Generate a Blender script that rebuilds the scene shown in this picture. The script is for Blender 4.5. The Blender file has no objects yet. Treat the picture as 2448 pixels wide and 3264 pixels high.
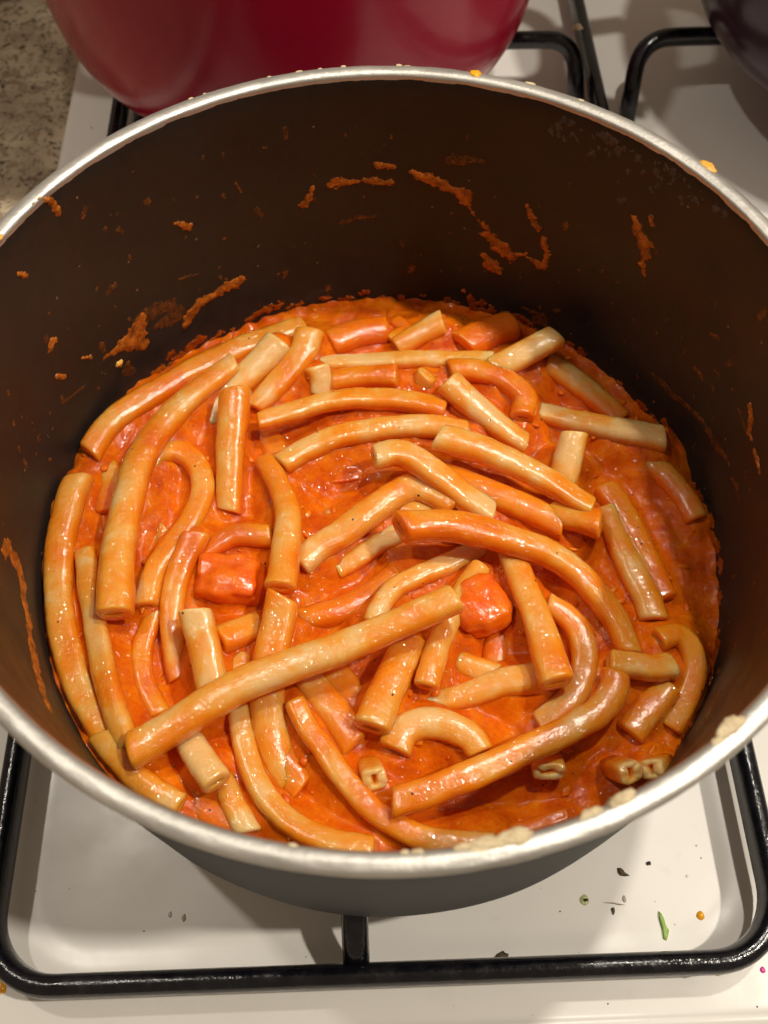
import bpy, bmesh, math, random
import numpy as np
from mathutils import Vector, Matrix, noise as mnoise

random.seed(7); RNG = np.random.default_rng(7)
S = bpy.context.scene
C = S.collection

# ---------------------------------------------------------------- camera
CAM_P = np.array([-0.00386025, -0.13014879, 0.1687548])
CAM_R = np.array([[0.99944804, 0.03003648, -0.01419246],
                  [-0.03315979, 0.87612996, -0.48093317],
                  [-0.0020111, 0.48113834, 0.87664238]])
FPX = 2925.85
cam = bpy.data.cameras.new('camera'); co = bpy.data.objects.new('camera', cam); C.objects.link(co)
co.matrix_world = Matrix([list(CAM_R[i]) + [float(CAM_P[i])] for i in range(3)] + [[0, 0, 0, 1]])
cam.sensor_fit = 'VERTICAL'; cam.sensor_height = 24.0; cam.lens = 24.0 * FPX / 3264
cam.clip_start = 0.01; cam.clip_end = 20
cam.dof.use_dof = True; cam.dof.focus_distance = 0.27; cam.dof.aperture_fstop = 11.0
S.camera = co

# ---------------------------------------------------------------- light
w = bpy.data.worlds.new('World'); S.world = w; w.use_nodes = True
bg = w.node_tree.nodes['Background']; bg.inputs[0].default_value = (1.0, 0.76, 0.53, 1); bg.inputs[1].default_value = 0.25

def lamp(name, loc, aim, size, energy, col):
    l = bpy.data.lights.new(name, 'AREA'); l.shape = 'DISK'; l.size = size; l.energy = energy; l.color = col
    o = bpy.data.objects.new(name, l); C.objects.link(o); o.location = loc
    o.rotation_euler = (Vector(aim) - Vector(loc)).to_track_quat('-Z', 'Y').to_euler()
    return o
lamp('ceiling_lamp', (0.80, -0.13, 1.35), (0, 0.05, -0.1), 0.06, 14.5, (1.0, 0.91, 0.77))
lamp('hood_lamp', (0.20, 0.15, 0.66), (0.0, 0.03, -0.1), 0.03, 2.4, (1.0, 0.92, 0.80))
lamp('hood_lamp', (-0.30, 0.12, 0.64), (-0.12, 0.03, -0.1), 0.03, 1.15, (1.0, 0.92, 0.80))
S.view_settings.view_transform = 'Standard'; S.view_settings.look = 'None'
S.view_settings.gamma = 1; S.view_settings.exposure = 0
S.render.engine = 'CYCLES'

# ---------------------------------------------------------------- measuring helpers
REG = {'A': (100, 950, .5425), 'B': (800, 950, .5425), 'C': (1450, 950, .5425), 'E': (100, 1800, .5425),
       'F': (800, 1800, .5425), 'G': (1450, 1800, .5425), 'D': (0, 0, 1.4756), 'N': (0, 0, 1.0),
       'P': (0, 0, .7378), 'Q': (1224, 0, .7378), 'R': (0, 600, .4522), 'T': (1700, 600, .452),
       'H': (1700, 2600, .3617), 'Y': (0, 2364, .7378), 'Z': (1224, 2364, .7378)}
def nat(reg, x, y):
    a, b, s = REG[reg]; return a + x * s, b + y * s
def ray(nx, ny):
    d = CAM_R @ np.array([(nx - 1224) / FPX, -(ny - 1632) / FPX, -1.0]); return d
def at(nx, ny, z):
    d = ray(nx, ny); t = (z - CAM_P[2]) / d[2]; return CAM_P + d * t
def on_wall(nx, ny, r):
    d = ray(nx, ny); a = d[0]**2 + d[1]**2; b = 2 * (CAM_P[0]*d[0] + CAM_P[1]*d[1]); c = CAM_P[0]**2 + CAM_P[1]**2 - r*r
    q = b*b - 4*a*c
    if q < 0: return None
    t = (-b + math.sqrt(q)) / (2*a); return CAM_P + d * t
def depth(p): return -float((np.array(p) - CAM_P) @ CAM_R[:, 2])

# ---------------------------------------------------------------- object helpers
def tag(o, label=None, cat=None, group=None, kind=None):
    if label: o['label'] = label
    if cat: o['category'] = cat
    if group: o['group'] = group
    if kind: o['kind'] = kind
    return o
def empty(name, loc, label, cat, group=None):
    o = bpy.data.objects.new(name, None); C.objects.link(o); o.location = loc; o.empty_display_size = .02
    return tag(o, label, cat, group)
def mesh_obj(name, V, F, m, parent=None, smooth=True, origin=None, attrs=None):
    V = np.asarray(V, float)
    org = np.array(origin if origin is not None else (0, 0, 0), float)
    me = bpy.data.meshes.new(name); me.from_pydata((V - org).tolist(), [], F); me.update()
    if smooth: me.polygons.foreach_set('use_smooth', [True] * len(me.polygons))
    if attrs:
        for k, a in attrs.items():
            at_ = me.attributes.new(k, 'FLOAT', 'POINT'); at_.data.foreach_set('value', np.asarray(a, np.float32))
    me.materials.append(m)
    o = bpy.data.objects.new(name, me); C.objects.link(o)
    if parent is not None:
        o.parent = parent; o.location = Vector(org) - parent.location
    else: o.location = Vector(org)
    return o
def recalc(o):
    bm = bmesh.new(); bm.from_mesh(o.data); bmesh.ops.recalc_face_normals(bm, faces=bm.faces); bm.to_mesh(o.data); bm.free()
    return o
def lathe(prof, n=192, center=(0, 0), closed=False, jitter=None):
    V = []; F = []; k = len(prof)
    for i in range(n):
        a = 2 * math.pi * i / n
        for j, (r, z) in enumerate(prof):
            if jitter: dr, dz = jitter(a, j, r, z); r, z = r + dr, z + dz
            V.append((center[0] + r * math.cos(a), center[1] + r * math.sin(a), z))
    for i in range(n):
        i2 = (i + 1) % n
        for j in range(k if closed else k - 1):
            j2 = (j + 1) % k
            F.append((i*k + j, i2*k + j, i2*k + j2, i*k + j2))
    return V, F
def catmull(P, n):
    P = np.array(P, float)
    if len(P) == 2: P = np.array([P[0], (P[0] + P[1]) / 2, P[1]])
    E = np.vstack([2*P[0] - P[1], P, 2*P[-1] - P[-2]]); out = []
    L = np.r_[0, np.cumsum(np.linalg.norm(np.diff(P[:, :3], axis=0), axis=1))]
    for s in np.linspace(0, L[-1], n):
        i = min(max(int(np.searchsorted(L, s, side='right')) - 1, 0), len(P) - 2)
        t = (s - L[i]) / max(L[i+1] - L[i], 1e-9)
        p0, p1, p2, p3 = E[i], E[i+1], E[i+2], E[i+3]
        out.append(.5 * ((2*p1) + (-p0 + p2)*t + (2*p0 - 5*p1 + 4*p2 - p3)*t*t + (-p0 + 3*p1 - 3*p2 + p3)*t**3))
    return np.array(out), L[-1]
def n3(x, y, z): return mnoise.noise(Vector((x, y, z)))

# ---------------------------------------------------------------- material helpers
def mat(name):
    m = bpy.data.materials.new(name); m.use_nodes = True
    nt = m.node_tree; b = nt.nodes['Principled BSDF']; return m, nt, b
def nd(nt, t, **kw):
    n = nt.nodes.new(t)
    for k, v in kw.items():
        if k.startswith('i_'):
            key = k[2:]; key = int(key) if key.isdigit() else key
            n.inputs[key].default_value = v
        else: setattr(n, k, v)
    return n
def noise_tex(nt, vec, scale, detail=3, rough=.5, dist=0):
    n = nd(nt, 'ShaderNodeTexNoise', i_Scale=scale, i_Detail=detail, i_Roughness=rough, i_Distortion=dist); nt.links.new(vec, n.inputs['Vector']); return n.outputs['Fac']
def ramp(nt, fac, stops):
    r = nt.nodes.new('ShaderNodeValToRGB'); nt.links.new(fac, r.inputs[0])
    e = r.color_ramp.elements
    while len(e) < len(stops): e.new(.5)
    for el, (p, c) in zip(e, stops): el.position = p; el.color = (*c, 1) if len(c) == 3 else c
    return r.outputs[0]
def mth(nt, op, a, b=None, clamp=False):
    n = nt.nodes.new('ShaderNodeMath'); n.operation = op; n.use_clamp = clamp
    for i, v in enumerate((a, b)):
        if v is None: continue
        if isinstance(v, (int, float)): n.inputs[i].default_value = v
        else: nt.links.new(v, n.inputs[i])
    return n.outputs[0]
def mix(nt, fac, a, b):
    n = nt.nodes.new('ShaderNodeMix'); n.data_type = 'RGBA'
    if isinstance(fac, (int, float)): n.inputs[0].default_value = fac
    else: nt.links.new(fac, n.inputs[0])
    for k, v in ((6, a), (7, b)):
        if isinstance(v, tuple): n.inputs[k].default_value = (*v, 1) if len(v) == 3 else v
        else: nt.links.new(v, n.inputs[k])
    return n.outputs[2]
def bump(nt, b, h, dist, strength=1.0, prev=None):
    n = nd(nt, 'ShaderNodeBump'); n.inputs['Distance'].default_value = dist; n.inputs['Strength'].default_value = strength
    nt.links.new(h, n.inputs['Height'])
    if prev is not None: nt.links.new(prev, n.inputs['Normal'])
    nt.links.new(n.outputs[0], b.inputs['Normal']); return n.outputs[0]
def coords(nt, rnd=True):
    tc = nt.nodes.new('ShaderNodeTexCoord'); v = tc.outputs['Object']
    if rnd:
        oi = nt.nodes.new('ShaderNodeObjectInfo'); sc = nt.nodes.new('ShaderNodeVectorMath'); sc.operation = 'SCALE'
        cx = nt.nodes.new('ShaderNodeCombineXYZ'); nt.links.new(oi.outputs['Random'], cx.inputs[0]); nt.links.new(oi.outputs['Random'], cx.inputs[1])
        nt.links.new(cx.outputs[0], sc.inputs[0]); sc.inputs['Scale'].default_value = 7.3
        ad = nt.nodes.new('ShaderNodeVectorMath'); ad.operation = 'ADD'; nt.links.new(v, ad.inputs[0]); nt.links.new(sc.outputs[0], ad.inputs[1]); v = ad.outputs[0]
    return v
def attr(nt, name):
    a = nt.nodes.new('ShaderNodeAttribute'); a.attribute_name = name; return a.outputs['Fac']
def plain(name, col, rough=.4, metal=0, spec=.5, coat=0):
    m, nt, b = mat(name); b.inputs['Base Color'].default_value = (*col, 1); b.inputs['Roughness'].default_value = rough
    b.inputs['Metallic'].default_value = metal; b.inputs['Specular IOR Level'].default_value = spec; b.inputs['Coat Weight'].default_value = coat
    return m
def specks(nt, v, scale, thr):       # tiny dark herb and pepper specks
    vo = nd(nt, 'ShaderNodeTexVoronoi', i_Scale=scale); nt.links.new(v, vo.inputs['Vector'])
    sep = nt.nodes.new('ShaderNodeSeparateColor'); nt.links.new(vo.outputs['Color'], sep.inputs[0])
    near = mth(nt, 'LESS_THAN', vo.outputs['Distance'], .13); some = mth(nt, 'GREATER_THAN', sep.outputs[0], thr)
    return mth(nt, 'MULTIPLY', near, some)

def wet_gloss(nt, b, v, scale, dist, gate_scale, lo=.42):
    """a clear wet film with its own fine relief, in clusters"""
    h = noise_tex(nt, v, scale, 0, .5); g = ramp(nt, noise_tex(nt, v, gate_scale, 3, .6), [(lo, (.25,)*3), (lo + .14, (1, 1, 1))])
    n = nd(nt, 'ShaderNodeBump'); n.inputs['Distance'].default_value = dist; n.inputs['Strength'].default_value = 1
    nt.links.new(mth(nt, 'MULTIPLY', h, g), n.inputs['Height']); nt.links.new(n.outputs[0], b.inputs['Coat Normal'])
    b.inputs['Coat Weight'].default_value = .8; b.inputs['Coat Roughness'].default_value = .085; b.inputs['Coat IOR'].default_value = 1.6
def make_noodle_mat():
    m, nt, b = mat('coated_pasta'); v = coords(nt)
    big = noise_tex(nt, v, 52, 3, .55, .4); mid = noise_tex(nt, v, 260, 4, .6)
    cov = mth(nt, 'ADD', mth(nt, 'MULTIPLY', big, 2.6), mth(nt, 'MULTIPLY', mid, .35))
    cov = mth(nt, 'ADD', cov, attr(nt, 'wet')); cov = mth(nt, 'SUBTRACT', cov, 1.12)
    cov = mth(nt, 'MULTIPLY', cov, 1.0, True)
    col = ramp(nt, cov, [(0, (.82, .51, .20)), (.25, (.83, .385, .065)), (.58, (.84, .275, .011)), (.9, (.83, .205, .004)), (1, (.78, .165, .003))])
    col = mix(nt, specks(nt, v, 340, .95), col, (.06, .03, .01))
    nt.links.new(col, b.inputs['Base Color'])
    b.inputs['Roughness'].default_value = .24; b.inputs['Specular IOR Level'].default_value = .4
    b.inputs['Subsurface Weight'].default_value = .85; b.inputs['Subsurface Radius'].default_value = (1, .5, .16); b.inputs['Subsurface Scale'].default_value = .005
    bump(nt, b, noise_tex(nt, v, 420, 3, .6), .00022, .7)
    wet_gloss(nt, b, v, 900, .0009, 190)
    return m
def make_sauce_mat(name, thin=0, dim=1.0):
    m, nt, b = mat(name); v = coords(nt, True)
    a = noise_tex(nt, v, 120, 4, .6, .4); c = noise_tex(nt, v, 700, 3, .6)
    f = mth(nt, 'ADD', mth(nt, 'MULTIPLY', a, .75), mth(nt, 'MULTIPLY', c, .25))
    d = dim
    col = ramp(nt, f, [(.3, (.52*d, .058*d, .003*d)), (.48, (.68*d, .118*d, .002*d)), (.6, (.77*d, .180*d, .003*d)), (.75, (.80*d, .26*d, .010*d))])
    col = mix(nt, specks(nt, v, 320, .93), col, (.05, .02, .008))
    nt.links.new(col, b.inputs['Base Color'])
    b.inputs['Roughness'].default_value = .3; b.inputs['Specular IOR Level'].default_value = .15
    b.inputs['Subsurface Weight'].default_value = .4; b.inputs['Subsurface Radius'].default_value = (1, .3, .08); b.inputs['Subsurface Scale'].default_value = .003
    h1 = noise_tex(nt, v, 820, 3, .65); h2 = noise_tex(nt, v, 260, 3, .6)
    n = bump(nt, b, h2, .0006, .6); bump(nt, b, h1, .0001, .5, n)
    wet_gloss(nt, b, v, 720, .0011, 150, .44); b.inputs['Coat Weight'].default_value = .38
    return m
def thin_out(m, scale, lo, hi, a0, a1):
    nt = m.node_tree; b = nt.nodes['Principled BSDF']; v = coords(nt)
    nt.links.new(ramp(nt, noise_tex(nt, v, scale, 4, .65), [(lo, (a0,)*3), (hi, (a1,)*3)]), b.inputs['Alpha'])
M_noodle = make_noodle_mat(); M_sauce = make_sauce_mat('tomato_sauce')
def make_film(name, c1, c2, rough=.45):
    m, nt, b = mat(name); v = coords(nt)
    nt.links.new(ramp(nt, noise_tex(nt, v, 400, 4, .6), [(.35, c1), (.65, c2)]), b.inputs['Base Color'])
    b.inputs['Roughness'].default_value = rough; bump(nt, b, noise_tex(nt, v, 1100, 3, .6), .0004, .8); return m
M_tide = make_sauce_mat('crusted_sauce_line', dim=.45)
M_splat = make_film('dried_sauce', (.40, .095, .010), (.70, .20, .020), .2); thin_out(M_splat, 300, .35, .65, .45, 1.0)
M_film = make_film('thin_brown_film', (.085, .030, .010), (.24, .078, .018), .3); thin_out(M_film, 420, .36, .66, .3, .95)
M_crumb = make_film('beige_crust', (.50, .38, .22), (.72, .60, .38), .6)
M_grey = make_film('grey_residue', (.045, .03, .022), (.09, .062, .048), .6)
M_yellow = make_film('orange_yellow_drip', (.85, .36, .03), (.85, .50, .10), .3)
M_drop = make_film('bright_orange_drop', (.86, .33, .01), (.92, .44, .015), .12)

M_herb = make_film('dried_herb', (.05, .04, .015), (.14, .11, .05), .7)
M_pulp = make_sauce_mat('tomato_pulp_bits', dim=1.12)
def make_carrot():
    m, nt, b = mat('cooked_carrot'); v = coords(nt)
    f = noise_tex(nt, v, 160, 4, .6)
    nt.links.new(ramp(nt, f, [(.3, (.76, .085, .002)), (.5, (.86, .145, .003)), (.7, (.88, .22, .007))]), b.inputs['Base Color'])
    b.inputs['Roughness'].default_value = .22
    b.inputs['Subsurface Weight'].default_value = .5; b.inputs['Subsurface Radius'].default_value = (1, .3, .08); b.inputs['Subsurface Scale'].default_value = .004
    bump(nt, b, noise_tex(nt, v, 300, 3, .6), .0004, .6); wet_gloss(nt, b, v, 900, .0009, 150, .4); b.inputs['Coat Weight'].default_value = .3
    return m
M_carrot = make_carrot()

def make_lining():
    m, nt, b = mat('brown_nonstick_lining'); v = coords(nt, False)
    f = noise_tex(nt, v, 30, 5, .6); g = noise_tex(nt, v, 240, 4, .65)
    c = ramp(nt, mth(nt, 'ADD', mth(nt, 'MULTIPLY', f, .6), mth(nt, 'MULTIPLY', g, .4)), [(.3, (.013, .0108, .0095)), (.7, (.024, .020, .017))])
    # fine greyish mineral specks
    vo = nd(nt, 'ShaderNodeTexVoronoi', i_Scale=330); nt.links.new(v, vo.inputs['Vector'])
    sep = nt.nodes.new('ShaderNodeSeparateColor'); nt.links.new(vo.outputs['Color'], sep.inputs[0])
    s = mth(nt, 'MULTIPLY', mth(nt, 'LESS_THAN', vo.outputs['Distance'], .14), mth(nt, 'GREATER_THAN', sep.outputs[1], .955))
    c = mix(nt, s, c, (.20, .12, .07))
    nt.links.new(c, b.inputs['Base Color'])
    nt.links.new(ramp(nt, noise_tex(nt, v, 60, 4, .6), [(.3, (.34,)*3), (.7, (.50,)*3)]), b.inputs['Roughness'])
    b.inputs['Specular IOR Level'].default_value = .3
    bump(nt, b, noise_tex(nt, v, 1500, 3, .6), .00008, .6)
    return m
def make_alu(name, base, rough, anis_scale):
    m, nt, b = mat(name); v = coords(nt, False)
    mp = nd(nt, 'ShaderNodeMapping'); mp.inputs['Scale'].default_value = anis_scale; nt.links.new(v, mp.inputs[0])
    f = noise_tex(nt, mp.outputs[0], 60, 5, .6); g = noise_tex(nt, v, 45, 4, .6)
    nt.links.new(ramp(nt, mth(nt, 'ADD', mth(nt, 'MULTIPLY', f, .5), mth(nt, 'MULTIPLY', g, .5)), [(.3, tuple(x*.72 for x in base)), (.65, base)]), b.inputs['Base Color'])
    b.inputs['Metallic'].default_value = .85; b.inputs['Roughness'].default_value = rough
    bump(nt, b, noise_tex(nt, v, 500, 4, .65), .00018, .7)
    return m
M_lining = make_lining()
M_rim = make_alu('bare_aluminium_rim', (.68, .66, .615), .46, (1, 1, 1))
M_body = make_alu('brushed_grey_aluminium', (.032, .031, .030), .55, (.2, .2, 14)); M_body.node_tree.nodes['Principled BSDF'].inputs['Metallic'].default_value = .2; M_body.node_tree.nodes['Principled BSDF'].inputs['Specular IOR Level'].default_value = .15

def make_enamel():
    m, nt, b = mat('white_enamel'); v = coords(nt, False)
    f = noise_tex(nt, v, 12, 5, .6)
    c = ramp(nt, f, [(.3, (.79, .765, .72)), (.7, (.84, .82, .78))])
    g = noise_tex(nt, v, 90, 6, .7)
    c = mix(nt, mth(nt, 'MULTIPLY', mth(nt, 'SUBTRACT', g, .62, True), .9), c, (.45, .36, .26))
    nt.links.new(c, b.inputs['Base Color'])
    nt.links.new(ramp(nt, noise_tex(nt, v, 40, 5, .6), [(.35, (.30,)*3), (.7, (.46,)*3)]), b.inputs['Roughness'])
    b.inputs['Coat Weight'].default_value = .12; b.inputs['Coat Roughness'].default_value = .2
    bump(nt, b, noise_tex(nt, v, 25, 3, .5), .0001, .3)
    return m
def make_black():
    m, nt, b = mat('black_enamelled_iron'); v = coords(nt, False)
    f = noise_tex(nt, v, 140, 6, .7)
    c = ramp(nt, f, [(.45, (.0045, .0045, .0075)), (.68, (.012, .011, .014)), (.8, (.08, .07, .066))])
    nt.links.new(c, b.inputs['Base Color'])
    nt.links.new(ramp(nt, f, [(.4, (.13,)*3), (.7, (.34,)*3)]), b.inputs['Roughness'])
    bump(nt, b, noise_tex(nt, v, 350, 4, .6), .0004, .5)
    return m
def make_granite():
    m, nt, b = mat('speckled_beige_granite'); v = coords(nt, False)
    base = ramp(nt, noise_tex(nt, v, 40, 5, .6, .5), [(.3, (.30, .225, .15)), (.5, (.44, .35, .24)), (.72, (.58, .48, .34))])
    def layer(base, scale, thr, lo, col, seed):
        mp = nd(nt, 'ShaderNodeMapping'); mp.inputs['Location'].default_value = (seed, seed*2, 0); nt.links.new(v, mp.inputs[0])
        f = noise_tex(nt, mp.outputs[0], scale, 3, .6, .6)
        k = ramp(nt, f, [(thr, (0, 0, 0)), (thr + .05, (1, 1, 1))])
        return mix(nt, mth(nt, 'MULTIPLY', k, lo), base, col)
    base = layer(base, 150, .54, .6, (.16, .10, .06), 1.0)
    base = layer(base, 240, .585, .9, (.055, .033, .02), 2.3)
    base = layer(base, 300, .62, .9, (.04, .045, .03), 5.1)
    nt.links.new(base, b.inputs['Base Color']); b.inputs['Roughness'].default_value = .3
    return m
M_enamel = make_enamel(); M_black = make_black(); M_granite = make_granite()
def make_glossy(name, c1, c2, rough):
    m, nt, b = mat(name); v = coords(nt, False)
    nt.links.new(ramp(nt, noise_tex(nt, v, 22, 4, .55), [(.3, c1), (.7, c2)]), b.inputs['Base Color'])
    b.inputs['Roughness'].default_value = rough; b.inputs['Coat Weight'].default_value = .1; b.inputs['Coat Roughness'].default_value = .06; b.inputs['Specular IOR Level'].default_value = .35
    bump(nt, b, noise_tex(nt, v, 70, 3, .5), .0006, .35)
    return m
M_red = make_glossy('crimson_enamel', (.27, .003, .022), (.34, .005, .028), .2)
M_plum = make_glossy('dark_plum_enamel', (.022, .006, .013), (.04, .01, .022), .22)

# ---------------------------------------------------------------- setting
HOBZ = -.140
def hob():
    xs = np.unique(np.r_[np.linspace(-.1516, .14, 190), np.linspace(.14, .62, 60)])
    ys = np.unique(np.r_[np.linspace(-.22, -.05, 130), np.linspace(-.05, .60, 160)])
    X, Y = np.meshgrid(xs, ys, indexing='ij')
    def recess(X, Y, cx, cy, h, r):
        qx = np.abs(X - cx) - (h - r); qy = np.abs(Y - cy) - (h - r)
        d = np.hypot(np.maximum(qx, 0), np.maximum(qy, 0)) + np.minimum(np.maximum(qx, qy), 0) - r
        t = np.clip((d + .008) / .008, 0, 1); return t*t*(3 - 2*t)
    Zz = np.full(X.shape, HOBZ)
    for cx, cy in ((-.003, 0), (-.003, .284), (.27, 0), (.27, .284)):
        Zz -= .0007 * (1 - recess(X, Y, cx, cy, .1165, .028))
    Zz += .0009 * np.exp(-((Y + .1345) / .0012)**2)
    ex = np.clip((X + .1516) / .004, 0, 1); Zz -= .0025 * (1 - np.sqrt(1 - (1 - ex)**2))
    V = np.stack([X, Y, Zz], -1).reshape(-1, 3).tolist(); n, m_ = X.shape
    F = [(i*m_ + j, (i+1)*m_ + j, (i+1)*m_ + j + 1, i*m_ + j + 1) for i in range(n-1) for j in range(m_-1)]
    b0 = len(V)
    for j in range(m_): V.append((xs[0], ys[j], HOBZ - .012))
    for j in range(m_ - 1): F.append((j, j+1, b0 + j + 1, b0 + j))
    return tag(mesh_obj('gas_hob_surface', V, F, M_enamel), kind='structure')
hob()
V = [(-1, -1, -.1475), (1, -1, -.1475), (1, 1.6, -.1475), (-1, 1.6, -.1475), (-1, -1, -.17), (1, -1, -.17), (1, 1.6, -.17), (-1, 1.6, -.17)]
tag(mesh_obj('granite_worktop', V, [(0, 1, 2, 3), (7, 6, 5, 4), (0, 4, 5, 1), (1, 5, 6, 2), (2, 6, 7, 3), (3, 7, 4, 0)], M_granite, smooth=False), kind='structure')

# ---------------------------------------------------------------- swept bars
def sweep(P, sec, closed=False, up=(0, 0, 1), caps=True):
    """sec: function(i, n) -> list of (a, b) in side/up frame"""
    P = np.array(P, float); n = len(P); V = []; F = []
    up = np.array(up, float); T = np.zeros_like(P)
    for i in range(n):
        if closed: T[i] = P[(i+1) % n] - P[i-1]
        else: T[i] = P[min(i+1, n-1)] - P[max(i-1, 0)]
    T /= np.linalg.norm(T, axis=1)[:, None]
    prev = None
    for i in range(n):
        sd = np.cross(T[i], up)
        if prev is not None and (np.linalg.norm(sd) < .35 or sd @ prev < 0): sd = prev - (prev @ T[i]) * T[i]
        if np.linalg.norm(sd) < 1e-6: sd = np.array([1., 0, 0])
        sd /= np.linalg.norm(sd); prev = sd; u = np.cross(sd, T[i])
        s = sec(i, n); k = len(s)
        V += [(P[i] + a*sd + b*u).tolist() for a, b in s]
    for i in range(n if closed else n-1):
        i2 = (i+1) % n
        for j in range(k): F.append((i*k + j, i*k + (j+1) % k, i2*k + (j+1) % k, i2*k + j))
    if caps and not closed:
        F.append(tuple(range(k))[::-1]); F.append(tuple(range((n-1)*k, n*k)))
    return V, F
def circ(r, k=16, e=1.0, sq=2.0):
    out = []
    for j in range(k):
        a = 2*math.pi*j/k; c, s = math.cos(a), math.sin(a)
        out.append((r*math.copysign(abs(c)**(2/sq), c), r*e*math.copysign(abs(s)**(2/sq), s)))
    return out
def smooth_path(pts, rad, step=6):
    """polyline with rounded corners"""
    pts = [np.array(p, float) for p in pts]; out = [pts[0]]
    for i in range(1, len(pts)-1):
        a = pts[i-1] - pts[i]; b = pts[i+1] - pts[i]; a /= np.linalg.norm(a); b /= np.linalg.norm(b)
        p0 = pts[i] + a*rad; p2 = pts[i] + b*rad
        for t in np.linspace(0, 1, step + 2): out.append((1-t)**2*p0 + 2*t*(1-t)*pts[i] + t*t*p2)
    out.append(pts[-1]); return out

def grate(cx, ys, frame, label, xh=.1162, fingers=()):
    t = empty('pan_grate', (cx, (ys[0] + ys[1]) / 2, HOBZ), label, 'pan grate', 'black grates on the hob')
    if frame:
        y0, y1 = ys; r = .021; P = []
        for (x, y, a0) in ((xh - r, y0 + r, -90), (xh - r, y1 - r, 0), (-xh + r, y1 - r, 90), (-xh + r, y0 + r, 180)):
            for k in range(13):
                a = math.radians(a0 + 90*k/12); P.append((cx + x + r*math.cos(a), y + r*math.sin(a), -.1275))
        Q = []
        for i in range(len(P)):
            a = np.array(P[i]); b = np.array(P[(i+1) % len(P)]); m_ = max(1, int(np.linalg.norm(b-a)/.01))
            for q in range(m_): Q.append(a + (b-a)*q/m_)
        V, F = sweep(Q, lambda i, n: circ(.0034, 20, 1.72, 2.7), closed=True)
        recalc(mesh_obj('frame', V, F, M_black, t))
    for f in fingers:
        V, F = sweep(smooth_path(f, .0135, 8), lambda i, n: circ(.0039, 18, 1.0, 2.3))
        recalc(mesh_obj('finger', V, F, M_black, t))
    return t
GX = -.0034; zf = -.1125
left_f = []
for cy in (0, .284):
    left_f += [[(GX + .1085, cy - .022, -.1385), (GX + .1055, cy - .0005, zf), (GX + .035, cy, zf)],
               [(GX - .1085, cy - .022, -.1385), (GX - .1055, cy - .0005, zf), (GX - .035, cy, zf)]]
left_f += [[(-.0120, -.1185, -.1290), (-.0120, -.1020, zf), (-.0120, -.035, zf)], [(-.004, .135, -.134), (-.004, .128, zf), (-.004, .035, zf)],
           [(-.004, .150, -.134), (-.004, .157, zf), (-.004, .25, zf)], [(-.004, .398, -.134), (-.004, .390, zf), (-.004, .319, zf)]]
grate(GX, (-.1197, .402), True, 'long black grate under the dirty silver pot and the red pot', fingers=left_f)
right_f = [[(.1290, .256, -.1395), (.1345, .2835, zf), (.235, .284, zf)], [(.4055, .284, -.1385), (.4055, .284, zf), (.305, .284, zf)],
           [(.27, .15, -.1385), (.27, .15, zf), (.27, .25, zf)], [(.27, .418, -.1385), (.27, .418, zf), (.27, .318, zf)]]
gr2 = empty('pan_grate', (.27, .284, HOBZ), 'black grate bar bending down to the hob under the dark plum pot', 'pan grate', 'black grates on the hob')
for f in right_f:
    V, F = sweep(smooth_path(f, .016, 8), lambda i, n: circ(.0041, 18, 1.0, 2.3)); recalc(mesh_obj('finger', V, F, M_black, gr2))
V, F = lathe([(.033 + .004*math.cos(a), zf + .004*math.sin(a)) for a in np.linspace(0, 2*math.pi, 12, endpoint=False)], 48, (.27, .284), closed=True)
recalc(mesh_obj('centre_ring', V, F, M_black, gr2))

# burners under the pots
def burner(x, y, label):
    t = empty('gas_burner', (x, y, HOBZ), label, 'burner')
    V, F = lathe([(.0001, -.1375), (.02, -.1375), (.034, -.1385), (.036, -.1405), (.04, -.1412)], 48, (x, y)); mesh_obj('burner_base', V, F, M_body, t)
    V, F = lathe([(.0001, -.126), (.022, -.1265), (.026, -.128), (.027, -.1315), (.025, -.135), (.025, -.139)], 48, (x, y)); mesh_obj('burner_cap', V, F, M_black, t)
burner(-.003, 0, 'round black burner cap beneath the silver pasta pot')

# ---------------------------------------------------------------- the pasta pot
pot = empty('cooking_pot', (0, 0, -.1085), 'battered silver aluminium pot with brown lining, full of pasta in tomato sauce', 'pot')
def rim_j(a, j, r, z):
    q = n3(math.cos(a)*14, math.sin(a)*14, j*.7); q2 = n3(math.cos(a)*60, math.sin(a)*60, 5 + j)
    return .00010*q + .00005*q2, .00012*q + .00008*q2
RI, RO = .1048, .1098
rp = []
for k in range(18):
    a = math.radians(180 - k*262/17 ); rp.append((.1071 + .0022*math.cos(a), -.0013 + (.0013 if a > 0 else .0011)*math.sin(a)))
rp = [(.1048, -.0022)] + rp + [(.1067, -.0030)]
V, F = lathe(rp, 720, jitter=rim_j); mesh_obj('rim', V, F, M_rim, pot)
bp = [(.1064, -.0022), (.1069, -.0042), (.1074, -.03), (.1074, -.06), (.1072, -.085)]
for k in range(1, 9):
    a = math.radians(k*90/8); bp.append((.0962 + .011*math.cos(a), -.0960 - .0115*math.sin(a)))
bp += [(.05, -.1077), (.0001, -.1077)]
V, F = lathe(bp, 256, jitter=lambda a, j, r, z: (.00025*n3(math.cos(a)*5, math.sin(a)*5, z*60), 0)); mesh_obj('outer_wall', V, F, M_body, pot)
lp = [(.1050, -.0014), (.1046, -.003), (.1046, -.008), (.1046, -.05), (.1046, -.094), (.100, -.104), (.0001, -.105)]
V, F = lathe(lp, 256); o = mesh_obj('nonstick_lining', V, F, M_lining, pot); o.data.flip_normals()

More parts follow.
